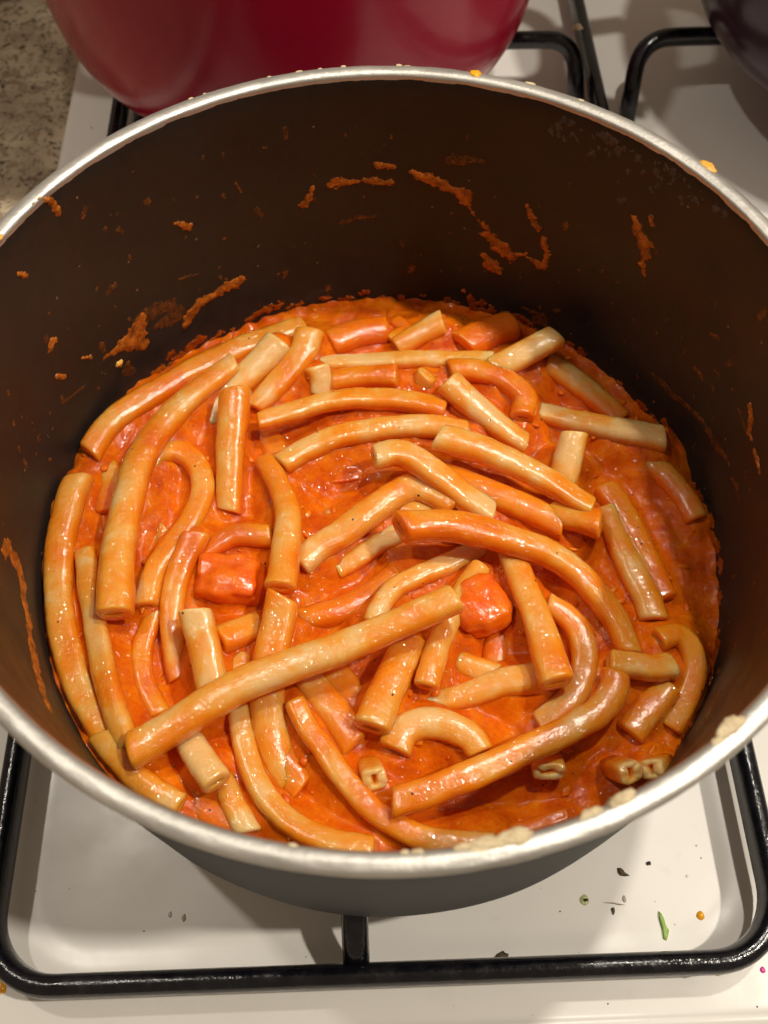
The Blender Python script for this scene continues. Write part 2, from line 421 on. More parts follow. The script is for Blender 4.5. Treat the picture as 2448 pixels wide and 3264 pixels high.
# ---------------------------------------------------------------- blobs following a surface
def sd_blob(P2, W, U, Vv, seed, amp):
    """signed height field of a chain of discs, in local metres"""
    h = np.full(U.shape, -1.0)
    for i in range(len(P2)):
        a = P2[i]; b = P2[min(i+1, len(P2)-1)]; wa = W[i]; wb = W[min(i+1, len(P2)-1)]
        ab = b - a; L2 = ab @ ab
        t = np.zeros(U.shape) if L2 < 1e-14 else np.clip(((U - a[0])*ab[0] + (Vv - a[1])*ab[1])/L2, 0, 1)
        d = np.hypot(U - a[0] - t*ab[0], Vv - a[1] - t*ab[1]); ww = wa + (wb - wa)*t
        h = np.maximum(h, (ww - d)/max(W.max(), 1e-6))
    return h
def blob_patch(P2, W, place, seed, thick, amp=.45, freq=1.0):
    """place(u, v, height) -> xyz.  Returns mesh arrays."""
    P2 = np.array(P2); W = np.array(W, float)
    m_ = W.max()*1.9; st = max(min(W.max()/5, .00055), .00016)
    u = np.arange(P2[:, 0].min() - m_, P2[:, 0].max() + m_, st); v = np.arange(P2[:, 1].min() - m_, P2[:, 1].max() + m_, st)
    if len(u)*len(v) > 60000:
        k = math.sqrt(len(u)*len(v)/60000.); st *= k; u = np.arange(u[0], u[-1], st); v = np.arange(v[0], v[-1], st)
    U, Vv = np.meshgrid(u, v, indexing='ij'); h = sd_blob(P2, W, U, Vv, seed, amp)
    N = np.zeros(U.shape); idx = np.argwhere(h > -.9)
    f1 = freq*1.1/max(W.max(), .0006)
    for i, j in idx:
        N[i, j] = n3(U[i, j]*f1, Vv[i, j]*f1, seed*3.7) + .6*n3(U[i, j]*f1*2.6, Vv[i, j]*f1*2.6, seed*1.3 + 9)
    h = h + amp*N; 
    hh = np.where(h > 0, np.sqrt(np.clip(h, 0, 1)), -.35)*thick
    hh += np.where(h > 0, thick*.35*N, 0); hh = np.where(h > 0, np.maximum(hh, thick*.12), -thick*.6)
    keep = h > 0
    cell = keep[:-1, :-1] | keep[1:, :-1] | keep[:-1, 1:] | keep[1:, 1:]
    ids = -np.ones(U.shape, int); Vt = []; F = []
    for i, j in np.argwhere(cell):
        q = []
        for a, b in ((i, j), (i+1, j), (i+1, j+1), (i, j+1)):
            if ids[a, b] < 0: ids[a, b] = len(Vt); Vt.append(place(U[a, b], Vv[a, b], hh[a, b]))
            q.append(int(ids[a, b]))
        F.append(tuple(q))
    return Vt, F
WR = .1046
def wall_splat(reg, pts, m, seed, thick=.0011, name='sauce_splatter', label=None, amp=.45, ret=False):
    P2 = []; W = []
    for x, y, wd in pts:
        p = on_wall(*nat(reg, x, y), WR)
        P2.append((math.atan2(p[0], p[1])*WR, p[2])); 
        d = ray(*nat(reg, x, y)); nrm = np.array([p[0], p[1], 0])/WR; dn = d/np.linalg.norm(d)
        fore = max(.25, abs(dn @ nrm)); fz = (wd*REG[reg][2])*depth(p)/FPX*.5
        W.append(fz / (fore**.35))
    def place(u, v, h):
        a = u/WR; r = WR - h; return (r*math.sin(a), r*math.cos(a), v)
    V, F = blob_patch(P2, W, place, seed, thick, amp)
    if ret: return V, F
    if not F: return
    o = mesh_obj(name, V, F, m, pot); 
    if label: o['label'] = label
    return o
WALL = [
 ('Q', [(120,745,26),(200,770,52),(260,800,50),(300,830,28),(350,840,60),(345,870,28),(390,930,18),(440,985,18)], 's'),
 ('Q', [(400,1005,14),(460,1020,36),(500,1070,66),(545,1110,54),(600,1100,22),(650,1130,28),(690,1150,36),(700,1100,28),(690,1030,20)], 's'),
 ('Q', [(430,1110,36),(470,1150,66),(490,1170,28)], 's'), ('Q', [(620,890,20),(645,950,36),(665,990,26)], 's'),
 ('Q', [(280,690,34),(350,690,42),(430,695,14)], 'f'), ('Q', [(1080,930,18),(1100,1000,54),(1130,1060,66),(1120,1130,34),(1120,1180,18)], 's'),
 ('Q', [(1155,940,26),(1160,970,20)], 's'), ('P', [(1440,790,50),(1500,790,34),(1560,780,20),(1620,780,26),(1690,790,30)], 's'),
 ('P', [(1640,715,50),(1690,718,30)], 's'), ('P', [(1350,810,18),(1330,860,32),(1310,885,36)], 's'),
 ('P', [(1480,960,28),(1540,940,18),(1620,935,22)], 'f'), ('P', [(200,860,18),(225,870,26),(250,915,36)], 's'),
 ('P', [(370,900,22),(360,935,26)], 'f'), ('P', [(760,965,18),(815,980,38)], 's'), ('P', [(1110,905,26),(1130,930,22)], 'f'),
 ('P', [(1015,790,14),(1040,830,12)], 'f'), ('P', [(80,1185,22),(110,1190,24)], 's'),
 ('R', [(740,1190,40),(830,1140,100),(900,1080,140),(1000,1090,120),(950,1000,90),(1000,920,80)], 's'),
 ('R', [(940,1000,90),(1000,920,110),(1100,860,120),(1200,820,90),(1260,900,90),(1180,930,90),(1100,980,60)], 'f'),
 ('R', [(1310,960,50),(1340,900,90),(1400,820,80),(1500,760,70),(1600,700,60),(1700,650,70)], 's'), ('P', [(980,1235,50),(1030,1222,50)], 's'),
 ('R', [(900,1250,60),(880,1300,50),(940,1290,50)], 'f'), ('R', [(370,1085,66),(350,1135,44)], 's'), ('R', [(400,1325,32),(450,1330,36)], 's'),
 ('R', [(580,1195,18),(640,1190,30)], 's'), ('R', [(840,1235,48)], 'y'), ('R', [(1210,1175,56)], 'f'), ('R', [(1270,640,28),(1340,620,22),(1390,605,14)], 'f'),
 ('R', [(800,690,50),(760,730,40)], 'f'), ('R', [(170,1920,26),(190,1960,26)], 'f'), ('R', [(270,1760,34),(275,1790,30)], 'f'), ('R', [(350,1590,22)], 'f'),
 ('R', [(440,1510,24),(490,1480,18),(600,1390,16)], 'f'), ('R', [(690,1415,28)], 'f'), ('R', [(740,290,36)], 'f'), ('R', [(1040,95,60)], 'f'),
 ('T', [(850,1320,34),(920,1380,44),(980,1460,44),(1080,1530,42),(1170,1620,40),(1240,1720,52),(1290,1820,52),(1350,1890,34),(1380,1950,16)], 'f'),
 ('T', [(1530,1530,34),(1540,1620,38),(1520,1720,42),(1545,1780,20)], 's'), ('T', [(1450,1560,24),(1480,1660,28),(1510,1720,32)], 'f'),
 ('T', [(1560,1850,26),(1585,1930,34),(1600,2010,16)], 's'), ('T', [(1250,1030,22),(1310,1060,42)], 'f'), ('T', [(1140,1270,34),(1190,1340,42)], 'f'),
 ('T', [(1280,1280,18),(1310,1320,22)], 'f'), ('T', [(1400,2050,24),(1440,2120,30),(1450,2200,24)], 'f'),
 ('D', [(25,1195,22),(40,1230,20),(50,1270,22),(60,1340,18),(70,1400,26),(85,1470,22),(105,1530,12)], 's'), ('D', [(10,1190,24),(20,1175,18)], 's'),
 ('D', [(440,650,12),(480,630,12)], 'f'),
 ('D', [(662,672,16),(700,690,14),(745,672,18),(790,650,18),(830,668,16),(880,690,14)], 'f'), ('D', [(870,680,14),(925,664,22),(985,672,14)], 'f'),
 ('D', [(1040,690,14),(1100,690,26),(1115,720,20)], 's'), ('D', [(1130,665,10),(1180,690,16),(1140,700,12)], 'f'), ('D', [(1002,628,9)], 's'),
 ('G', [(1560,740,40),(1500,850,40),(1470,930,30)], 'f'), ('T', [(20,930,60),(80,960,40),(60,880,24)], 'f'),
]
SM = {'s': (M_splat, .00055), 'f': (M_film, .0002), 'y': (M_yellow, .0008)}
for i, (rg, pts, k) in enumerate(WALL):
    wall_splat(rg, pts, SM[k][0], i + 1, SM[k][1])
# scattered fine spatter (uncountable)
Va, Fa = [], []
for i in range(170):
    a = random.uniform(-2.3, 2.3); z = -random.betavariate(1.6, 1.3)*.085 - .003; r = random.uniform(.00022, .00075)*(1 if random.random() < .85 else 1.8)
    el = random.uniform(.8, 2.4); u0 = a*WR
    def place(u, v, h, WR=WR): return ((WR-h)*math.sin(u/WR), (WR-h)*math.cos(u/WR), v)
    V, F = blob_patch([(u0, z), (u0 + random.uniform(-1, 1)*r, z - r*el)], [r, r*.7], place, i*1.7, .0002)
    n0 = len(Va); Va += V; Fa += [tuple(q + n0 for q in f) for f in F]
tag(mesh_obj('fine_spatter', Va, Fa, M_film, pot), kind='stuff')
Va, Fa = [], []
for i in range(80):   # chalky crust below the rim at the back right
    nx = random.uniform(1740, 2420); t = (nx - 1740)/680
    ny = 330 + 340*t**1.25 + abs(random.gauss(0, 1))*45*(1.25 - abs(t - .4)) + 18
    p = on_wall(nx, ny, WR)
    if p is None or p[2] > -.004: continue
    r = random.uniform(.0003, .0011); u0 = math.atan2(p[0], p[1])*WR
    V, F = blob_patch([(u0, p[2]), (u0 + random.uniform(-1, 1)*r, p[2] - r)], [r, r*.8], place, i*2.1 + 50, .00018, .8)
    n0 = len(Va); Va += V; Fa += [tuple(q + n0 for q in f) for f in F]
tag(mesh_obj('chalky_crust', Va, Fa, M_grey, pot), kind='stuff')

Va, Fa = [], []
for i in range(150):   # crusted line where the sauce has dried on the wall
    a = random.uniform(-2.6, 2.6); z = -.0925 + abs(random.gauss(0, .0022)); r = random.uniform(.0006, .0022)
    if z > -.087: r *= .6
    u0 = a*WR; V, F = blob_patch([(u0, z), (u0 + random.uniform(-2.2, 2.2)*r, z + random.uniform(-.5, .5)*r)], [r, r*.7], place, i*2.9 + 90, .0005, .7)
    n0 = len(Va); Va += V; Fa += [tuple(q + n0 for q in f) for f in F]
tag(mesh_obj('dried_tide_line', Va, Fa, M_tide, pot), kind='stuff')

# lumps stuck on the rim
def lump(center, rad, m, seed, parent, name, stretch=(1, 1, .5), label=None, sub=3, ang=0):
    bm = bmesh.new(); bmesh.ops.create_icosphere(bm, subdivisions=sub, radius=1.0); V = []
    ca, sa = math.cos(ang), math.sin(ang)
    for v in bm.verts:
        p = np.array(v.co); k = 1 + .38*n3(*(p*1.5 + seed*5.1)) + .2*n3(*(p*4 + seed*2.3))
        q = p*k*rad*np.array(stretch); q = np.array([q[0]*ca - q[1]*sa, q[0]*sa + q[1]*ca, q[2]]); V.append(tuple(np.array(center) + q))
    F = [tuple(v.index for v in f.verts) for f in bm.faces]; bm.free()
    o = mesh_obj(name, V, F, m, parent, origin=None)
    if label: o['label'] = label
    return o
def on_rim(nx, ny, z=0.0): return at(nx, ny, z)
RIMS = [('D', 740, 138, 8, M_crumb, 1.2), ('D', 690, 143, 5, M_crumb, 1.5), ('D', 645, 150, 6, M_crumb, 2.2), ('D', 580, 163, 4, M_crumb, 2), ('D', 410, 210, 5, M_crumb, 2), ('D', 440, 200, 4, M_crumb, 1.6),
        ('Q', 395, 322, 38, M_drop, 1.0), ('Q', 1400, 722, 34, M_yellow, 1.5), ('D', 3, 515, 10, M_yellow, 1.2), ('Q', 100, 288, 14, M_crumb, 2), ('Q', 65, 270, 16, M_crumb, 1.2),
        ('Q', 850, 435, 18, M_crumb, 1.6), ('Q', 905, 475, 22, M_crumb, 1.5), ('Q', 980, 500, 24, M_crumb, 2), ('Q', 1030, 525, 22, M_crumb, 1.3), ('Q', 1110, 565, 16, M_crumb, 2), ('Q', 1310, 695, 16, M_crumb, 1.3), ('Q', 640, 345, 16, M_crumb, 2.5),
        ('P', 150, 878, 10, M_crumb, 1.5), ('P', 180, 860, 8, M_yellow, 1.5), ('D', 1540, 368, 7, M_yellow, 1.5),
        ('N', 2325, 2318, 44, M_crumb, 1.5), ('N', 2295, 2355, 22, M_crumb, 2), ('N', 1975, 2535, 34, M_crumb, 1.9), ('N', 1880, 2578, 22, M_crumb, 2.4), ('N', 1640, 2668, 42, M_crumb, 1.8), ('N', 1555, 2690, 40, M_crumb, 2.2), ('N', 1595, 2685, 34, M_crumb, 2),
        ('N', 1480, 2700, 20, M_crumb, 2.5), ('N', 1330, 2712, 14, M_crumb, 2), ('N', 1290, 2712, 10, M_crumb, 2), ('N', 935, 2688, 10, M_crumb, 2)]
for i, (rg, x, y, r, m, st) in enumerate(RIMS):
    nx, ny = nat(rg, x, y); p = on_rim(nx, ny, -.0004)
    rr = math.hypot(p[0], p[1]); k = min(max(rr, .1052), .1088)/rr; p = p*np.array([k, k, 1])
    rad = r*REG[rg][2]*depth(p)/FPX*(.8 if y > 1500 or m is not M_crumb else .6)
    ang = math.atan2(p[1], p[0]) + math.pi/2
    lump(p, rad, m, i*1.3, pot, 'orange_drip' if m in (M_drop, M_yellow) else 'crust_lump', (st, .8, .42), ang=ang)

# ---------------------------------------------------------------- noodles
Z0, Z1, Z2, Z3, Z4 = -.0895, -.0868, -.0818, -.0765, -.0715
# (region, centre line points, width start, width end in zoom pixels, height start, height end, wetness, label)
N = [
 ('A', [(345,905),(450,755),(600,635),(760,540),(950,425),(1150,335),(1350,255),(1590,170)], 125,105, Z2,Z1, .15, 'long noodle lying along the far left wall of the pot'),
 ('A', [(492,1842),(500,1600),(530,1370),(580,1160),(625,990),(720,810),(860,655),(1000,530),(1185,390)], 185,105, Z3,Z2, .05, 'longest curved noodle on the left, running down from the back with a square lower end'),
 ('A', [(690,1010),(750,935),(850,905),(940,945),(1000,1040),(1005,1160),(955,1290),(880,1400),(800,1500),(730,1620),(675,1795)], 105,115, Z1+.001,Z1+.002, .1, 'hooked noodle shaped like a cane at the left'),
 ('A', [(1200,560),(1190,700),(1172,850),(1165,1050),(1160,1240)], 155,120, Z3,Z1, .1, 'short upright noodle sinking into the sauce at upper left'),
 ('A', [(1450,270),(1385,345),(1290,440),(1200,530),(1120,620),(1060,740)], 155,110, Z2,Z0, -.35, 'pale bare noodle slanting at the back left behind the short upright one'),
 ('B', [(345,215),(300,330),(215,440),(120,545),(30,640)], 150,110, Z2,Z1-.001, -.05, 'square-ended noodle at the back left with an orange stain across it'),
 ('B', [(388,415),(405,480),(405,560)], 120,90, Z2,Z1, -.3, 'small pale stub at the back between two slanting noodles'),
 ('B', [(480,495),(640,468),(845,462)], 100,115, Z1,Z2, .35, 'short orange coated piece behind the two arched noodles'),
 ('B', [(420,395),(600,380),(800,370),(1000,365),(1400,368)], 75,85, Z1,Z2, -.25, 'straight thin pale noodle lying level across the back'),
 ('B', [(870,290),(990,215),(1120,145)], 110,125, Z1,Z2, -.05, 'short pale piece sticking up against the far wall'),
 ('C', [(235,415),(400,330),(590,232)], 125,125, Z2,Z3, -.15, 'short thick pale piece slanting up at the back right'),
 ('C', [(550,385),(700,485),(850,605),(970,710)], 125,110, Z1,Z0, -.25, 'pale noodle in shade sloping down the back right wall'),
 ('C', [(490,670),(700,725),(900,770),(1215,825)], 100,135, Z1,Z2, -.3, 'pale square-ended noodle pointing at the right wall in the shade'),
 ('B', [(1160,500),(1300,625),(1450,745),(1600,850)], 140,110, Z3,Z1, -.35, 'pale straight noodle slanting down right near the back'),
 ('B', [(1180,425),(1300,425),(1420,450),(1530,505),(1610,590),(1600,690)], 110,120, Z2,Z2+.001, .5, 'deep orange arched noodle with a slot in its end at the back right'),
 ('B', [(1035,455),(1005,540)], 95,90, Z2,Z1, 0, 'tiny stub between the arched noodle and the pale slanting one'),
 ('B', [(55,725),(200,680),(400,622),(600,592),(800,592),(950,612),(1125,655)], 85,105, Z3,Z2, .05, 'upper of the two long arched noodles in the middle back'),
 ('B', [(190,975),(330,890),(500,820),(700,775),(900,755),(1100,757),(1260,790)], 115,115, Z2,Z2, -.05, 'lower of the two long arched noodles in the middle back'),
 ('B', [(1115,820),(1350,890),(1510,955),(1650,1020),(1790,1100),(1900,1175),(1985,1225)], 150,110, Z4-.001,Z3, -.1, 'broad pale noodle with a round orange spot right of centre'),
 ('B', [(735,935),(860,910),(990,965),(1130,1065),(1260,1170),(1400,1260)], 125,140, Z4-.001,Z2, -.15, 'bent noodle with a ragged end pointing left at the centre'),
 ('C', [(-60,1040),(60,1080),(150,1120),(300,1190),(450,1250),(615,1330)], 120,150, Z2,Z2, .3, 'orange noodle tucked beneath the spotted pale one'),
 ('C', [(560,1270),(700,1290),(845,1325)], 130,160, Z2,Z3, .35, 'blunt orange stub poking out to the right of centre'),
 ('C', [(700,805),(672,920),(640,1050)], 135,140, Z3+.001,Z2, -.05, 'short square piece standing up right of the pale slanting noodle'),
 ('B', [(890,1345),(1050,1335),(1200,1345),(1400,1385),(1600,1450),(1750,1500),(1900,1600),(2030,1740),(2130,1880),(2195,2020),(2215,2070)], 170,115, Z4+.001,Z2, .15, 'great arched noodle sweeping from the centre to the lower right'),
 ('B', [(295,1560),(400,1470),(550,1375),(700,1260),(850,1155),(960,1115),(1080,1150),(1190,1225)], 145,140, Z1+.002,Z2, -.05, 'S-shaped noodle just left of centre'),
 ('B', [(520,1595),(620,1530),(730,1450),(860,1390)], 90,115, Z0,Z0+.0015, -.35, 'pale noodle half sunk in sauce under the S-shaped one'),
 ('B', [(85,960),(160,1090),(207,1210),(218,1350),(203,1500),(190,1640),(175,1690)], 95,165, Z2-.001,Z3, .12, 'upright curved noodle standing left of the S-shaped one'),
 ('B', [(345,1000),(300,1060),(270,1150)], 80,70, Z0,Z0, -.3, 'pale noodle scrap half hidden below the lower long arch'),
 ('A', [(225,1065),(200,1200),(170,1350),(150,1500),(150,1660),(155,1800),(185,2000),(225,2180),(295,2340),(370,2460),(440,2575),(490,2660)], 140,140, Z2,Z1+.001, 0, 'leftmost long noodle hugging the left wall'),
 ('E', [(400,1030),(500,1120),(600,1225),(720,1330),(860,1410)], 130,130, Z2-.001,Z2, .15, 'stained noodle at the bottom left beneath the crossing noodle'),
 ('A', [(320,1500),(335,1660),(365,1850),(400,2050),(440,2240),(500,2450),(570,2620)], 100,125, Z2-.001,Z2, -.1, 'second noodle from the left wall, running beside the leftmost one'),
 ('A', [(965,1400),(910,1520),(855,1660),(830,1800),(825,1950),(840,2120),(860,2220)], 140,90, Z2,Z0, .2, 'noodle running down beside the big carrot chunk'),
 ('E', [(725,270),(665,450),(655,600),(690,750),(750,870)], 90,110, Z0+.0015,Z0+.0015, .35, 'faint bowed noodle drowned in sauce at the left'),
 ('A', [(1005,1520),(1100,1440),(1220,1395),(1400,1400)], 90,115, Z1+.001,Z2-.001, .4, 'small arched orange noodle above the big carrot chunk'),
 ('E', [(965,285),(1000,420),(1040,580),(1065,730)], 165,160, Z3,Z2, -.1, 'short wide piece with square top left of the crossing noodle'),
 ('E', [(1115,440),(1200,410),(1320,365)], 145,140, Z2,Z1, .2, 'orange stub between two upright pieces left of centre'),
 ('F', [(187,200),(160,340),(125,500),(105,660),(95,820),(110,960),(150,1110),(215,1260)], 170,180, Z3,Z0-.001, .1, 'wide upright noodle passing under the crossing noodle left of centre'),
 ('E', [(1235,540),(1220,700),(1232,900),(1265,1100),(1335,1290),(1440,1440),(1580,1550),(1740,1620),(1990,1680)], 105,130, Z1,Z2, -.05, 'long curved noodle sweeping to the bottom of the pot, left one'),
 ('F', [(262,815),(335,960),(430,1090),(520,1220),(620,1340),(720,1440),(850,1530),(990,1600),(1180,1645),(1420,1650)], 100,135, Z2,Z2, .05, 'long curved noodle sweeping to the bottom rim, right one'),
 ('E', [(600,1090),(800,975),(1000,845),(1200,725),(1400,640),(1600,565),(1800,500),(2050,395),(2270,300),(2480,205)], 185,150, Z3,-.0665, 0, 'long straight noodle crossing over all the others'),
 ('F', [(720,330),(780,220),(860,130),(970,70),(1110,15),(1340,-90)], 95,110, Z2,Z1, -.1, 'noodle curving up behind the end of the crossing noodle'),
 ('F', [(1345,20),(1260,140),(1200,260),(1130,400),(1080,530),(1035,700)], 100,125, Z2,Z3-.002, 0, 'thin noodle passing under the tip of the crossing noodle'),
 ('F', [(940,450),(855,620),(780,780),(715,945)], 170,185, Z2,Z3-.001, -.05, 'thick short piece hanging below the crossing noodle, square end down'),
 ('F', [(330,670),(430,800),(530,920),(610,1050)], 150,175, Z1,Z1+.001, .15, 'short piece with a herb fleck left of the thick hanging piece'),
 ('F', [(1160,545),(1300,605),(1450,660)], 110,130, Z0+.001,Z0+.001, 0, 'knobbly piece below the round carrot chunk'),
 ('F', [(1470,400),(1440,480),(1430,580)], 100,130, Z0-.001,Z0-.001, .1, 'blurred noodle end sunk below the round carrot chunk'),
 ('F', [(960,775),(1120,800),(1300,755),(1500,690),(1740,660)], 90,165, Z1-.001,Z2-.001, -.2, 'pale shiny noodle lying level right of the hanging piece'),
 ('F', [(850,1075),(890,985),(985,935),(1100,935),(1200,970),(1290,1020),(1340,1090)], 175,140, Z2,Z2, .05, 'short fat noodle arched over a pool of sauce'),
 ('G', [(-350,1390),(-180,1345),(0,1270),(200,1190),(400,1095),(600,1000),(750,925),(860,845),(930,740),(940,650)], 150,140, Z3,Z3-.002, .2, 'thick bent noodle at the lower right, ending near the round arc'),
 ('G', [(560,240),(650,300),(725,400),(760,520),(750,640),(700,760),(610,860),(510,950)], 110,150, Z2-.001,Z1, -.05, 'round arc noodle right of the long sloping one'),
 ('G', [(290,-130),(350,-10),(410,140),(480,320),(540,500),(592,680)], 120,175, Z2,Z3+.001, .05, 'straight sloping noodle with a square lower end right of the round carrot'),
 ('C', [(890,1250),(960,1440),(1060,1640),(1120,1760),(1160,1880)], 110,150, Z1,Z1, -.05, 'pale noodle beside the great arch at the right'),
 ('C', [(890,1130),(1000,1300),(1080,1450),(1160,1620),(1230,1760)], 130,130, Z1-.001,Z1-.001, .35, 'orange noodle half sunk in sauce at the right'),
 ('G', [(925,575),(1050,590),(1160,610),(1260,600)], 130,130, Z3-.002,Z2, .1, 'lumpy short stub touching the curled noodle at the right'),
 ('G', [(1210,440),(1300,420),(1375,480),(1410,600),(1400,730),(1350,870),(1290,960)], 110,130, Z2,Z0, .25, 'curled noodle against the right wall'),
 ('G', [(1240,725),(1140,850),(1035,985)], 150,150, Z1+.001,Z1, .1, 'short piece inside the curl at the lower right'),
 ('E', [(940,1050),(1000,1160),(1080,1270)], 150,155, Z2+.001,Z3-.001, -.35, 'pale stub with a hollowed end at the lower left'),
 ('E', [(1110,1230),(1180,1390),(1270,1560)], 110,125, Z1,Z1, .05, 'short noodle by the near rim at the lower left'),
 ('G', [(-40,1660),(180,1610),(400,1560),(640,1480)], 90,60, Z0+.003,Z0+.001, .6, 'orange noodle sunk along the near rim'),
 ('C', [(1110,930),(1250,1060),(1350,1180),(1440,1290)], 120,110, Z0+.001,Z0, .1, 'dim noodle sunk along the right wall'),
 ('A', [(770,1350),(735,1430),(715,1480)], 90,70, Z0-.001,Z0-.002, -.2, 'small pale scrap floating inside the cane-shaped noodle'),
 ('A', [(520,930),(495,1000)], 80,60, Z0,Z0, -.4, 'tiny white scrap left of the longest curved noodle'),
 ('F', [(860,1480),(960,1500),(900,1560)], 80,90, -.092,-.093, .2, 'faint drowned noodle near the bottom rim'),
 ('E', [(20+1250,1210),(1330,1300)], 1,1, 0,0, 0, None),
 ('B', [(560,1245),(480,1290),(390,1310)], 70,90, Z0-.0015,Z0-.002, -.1, 'yellowish scrap under sauce left of the S-shaped noodle'),
 ('F', [(290,320),(420,300),(560,250),(720,160),(850,60)], 120,130, Z1-.0015,Z1-.002, .4, 'orange noodle drowned behind the wide upright one'),
 ('B', [(855,140),(900,190),(830,250)], 60,70, Z0,Z0, .3, 'orange scrap at the far wall beside the short pale piece'),
 ('D', [(395,1715),(440,1745),(500,1790)], 50,55, Z0+.001,Z0+.001, .6, 'sauce-covered piece by the near rim at the lower left'),
 ('D', [(715,742),(770,722),(830,712)], 55,50, Z0+.002,Z0+.001, .6, 'sauce-covered lump of noodle against the far wall, left one'),
 ('D', [(1000,748),(1050,722),(1105,700)], 60,55, Z0+.003,Z0+.001, .55, 'sauce-covered lump of noodle against the far wall, right one'),
 ('D', [(205,985),(240,1040),(240,1110)], 50,60, Z0+.001,Z0+.0005, .5, 'orange noodle drowned at the left between two long ones'),
 ('D', [(585,1090),(600,1000),(570,930)], 55,50, Z0+.001,Z0, .5, 'orange noodle drowned between the upright noodles'),
 ('D', [(780,1530),(740,1480),(700,1440)], 55,60, Z0+.001,Z0+.001, .45, 'noodle sunk beneath the middle of the crossing noodle'),
 ('D', [(650,1700),(600,1620),(590,1530)], 60,60, Z0+.0005,Z0+.001, .5, 'noodle sunk between the two long curved ones at the bottom'),
 ('D', [(1130,1290),(1165,1390),(1230,1440)], 45,45, Z0,Z0, .4, 'noodle sunk behind the sloping square-ended one'),
 ('D', [(880,1100),(960,1130),(1020,1150)], 55,60, Z1,Z1, .3, 'orange noodle tucked under the start of the great arch'),
 ('B', [(960,1500),(880,1560),(900,1600)], 70,60, Z0-.001,Z0-.001, -.2, 'pale scrap in sauce below the great arch start'),
]
N = [n for n in N if n[7]]
ALLS = []      # (x, y, z, halfwidth) of every centre sample, to build the sauce around them
def noodle(reg, pts, w0, w1, z0, z1, wet, label, seed):
    L = [0]
    for a, b in zip(pts, pts[1:]): L.append(L[-1] + math.hypot(b[0]-a[0], b[1]-a[1]))
    P = []
    for (x, y), l in zip(pts, L):
        t = l/L[-1]; z = z0 + (z1 - z0)*t; wd = w0 + (w1 - w0)*t
        p = at(*nat(reg, x, y), z); wn = wd*REG[reg][2]; wn = wn*1.20 + max(0, 81 - wn)*.2; hw = wn*depth(p)/FPX*.5
        r = math.hypot(p[0], p[1])
        if r + hw > .1036: k = (.1036 - hw)/r; p = p*np.array([k, k, 1])
        P.append((p[0], p[1], p[2], hw))
    n = max(8, int(np.linalg.norm(np.diff(np.array(P)[:, :3], axis=0), axis=1).sum()/.0011))
    Q, Lm = catmull(P, n); C3 = Q[:, :3].copy(); hw = Q[:, 3]
    for i in range(n):
        s = i*.0011
        C3[i, 2] += .0005*n3(s*70, seed, 3.3); C3[i, 0] += .0003*n3(s*120, seed, 7.1); C3[i, 1] += .0003*n3(s*120, seed, 9.1)
    for i in range(n): ALLS.append((C3[i, 0], C3[i, 1], C3[i, 2], hw[i], 1 if (0 < i < n-1) else 0))
    T = np.gradient(C3, axis=0); T /= np.linalg.norm(T, axis=1)[:, None]
    k = 26; V = []; F = []; wetA = []; rings = []
    sq = random.uniform(2.25, 2.75); fl = random.uniform(.78, .88); tw0, tw1 = random.uniform(-.25, .25), random.uniform(-.25, .25)
    def frame(i):
        sd = np.cross(T[i], (0, 0, 1.)); 
        if np.linalg.norm(sd) < 1e-3: sd = np.array([1., 0, 0])
        sd /= np.linalg.norm(sd); u = np.cross(sd, T[i]); a = tw0 + (tw1 - tw0)*i/n
        return sd*math.cos(a) + u*math.sin(a), -sd*math.sin(a) + u*math.cos(a)
    cutA, cutB = random.uniform(-.35, .35), random.uniform(-.35, .35)
    def ring(i, sc, push=0., slot=0., cut=0., dark=0.):
        sd, u = frame(i); start = len(V); h = hw[i]*(1 + .07*n3(i*.075, seed, 12.))
        for j in range(k):
            a = 2*math.pi*j/k; c, s_ = math.cos(a), math.sin(a)
            ex = math.copysign(abs(c)**(2/sq), c)*h; ey = math.copysign(abs(s_)**(2/sq), s_)*h*fl
            if slot > 0:   # morph towards the collapsed hole
                sx = c*h*.36; sy = s_*h*fl*.035; ax = ex*sc*(1-slot) + sx*slot; ay = ey*sc*(1-slot) + sy*slot
            else: ax, ay = ex*sc, ey*sc
            p = C3[i] + sd*ax + u*ay + T[i]*(push + cut*ax)
            if slot == 0:
                q = .55*n3(*(p*260 + seed)) + .35*n3(*(p*700 + seed*2)); rr = math.hypot(ax, ay) + 1e-9
                p = p + (sd*ax + u*ay)/rr*q*.00030
                groove = math.exp(-((j - k/4)/2.2)**2)*.0006*max(0, n3(i*.05, seed, 1.5) + .1); p = p - u*groove
            V.append(tuple(p)); low = (1 - s_)*.5
            wetA.append(wet + .95*low**1.3 + max(0, min(1, (-.0855 - p[2])/.004))*.8 + dark - (.55*low if slot > 0 or sc < .99 else 0))
        rings.append(start)
    c0, c1 = cutA, cutB
    ring(0, 1, .0004, .95, c0, .35); ring(0, .9, -.0009, .9, c0, 0); ring(0, 1, -.00105, .6, c0); ring(0, .86, -.0009, 0.0001, c0); ring(0, .955, -.0006, 0.0001, c0)
    for i in range(0, n):
        fade = max(0, 1 - i/3.0); fade2 = max(0, 1 - (n-1-i)/3.0); ring(i, 1, 0, 0, c0*fade + c1*fade2)
    ring(n-1, .955, .0006, 0.0001, c1); ring(n-1, .86, .0009, 0.0001, c1); ring(n-1, 1, .00105, .6, c1); ring(n-1, .9, .0009, .9, c1, 0); ring(n-1, 1, -.0004, .95, c1, .35)
    for a, b in zip(rings, rings[1:]):
        for j in range(k): j2 = (j+1) % k; F.append((a+j, a+j2, b+j2, b+j))
    F.append(tuple(range(rings[0], rings[0]+k))[::-1]); F.append(tuple(range(rings[-1], rings[-1]+k)))
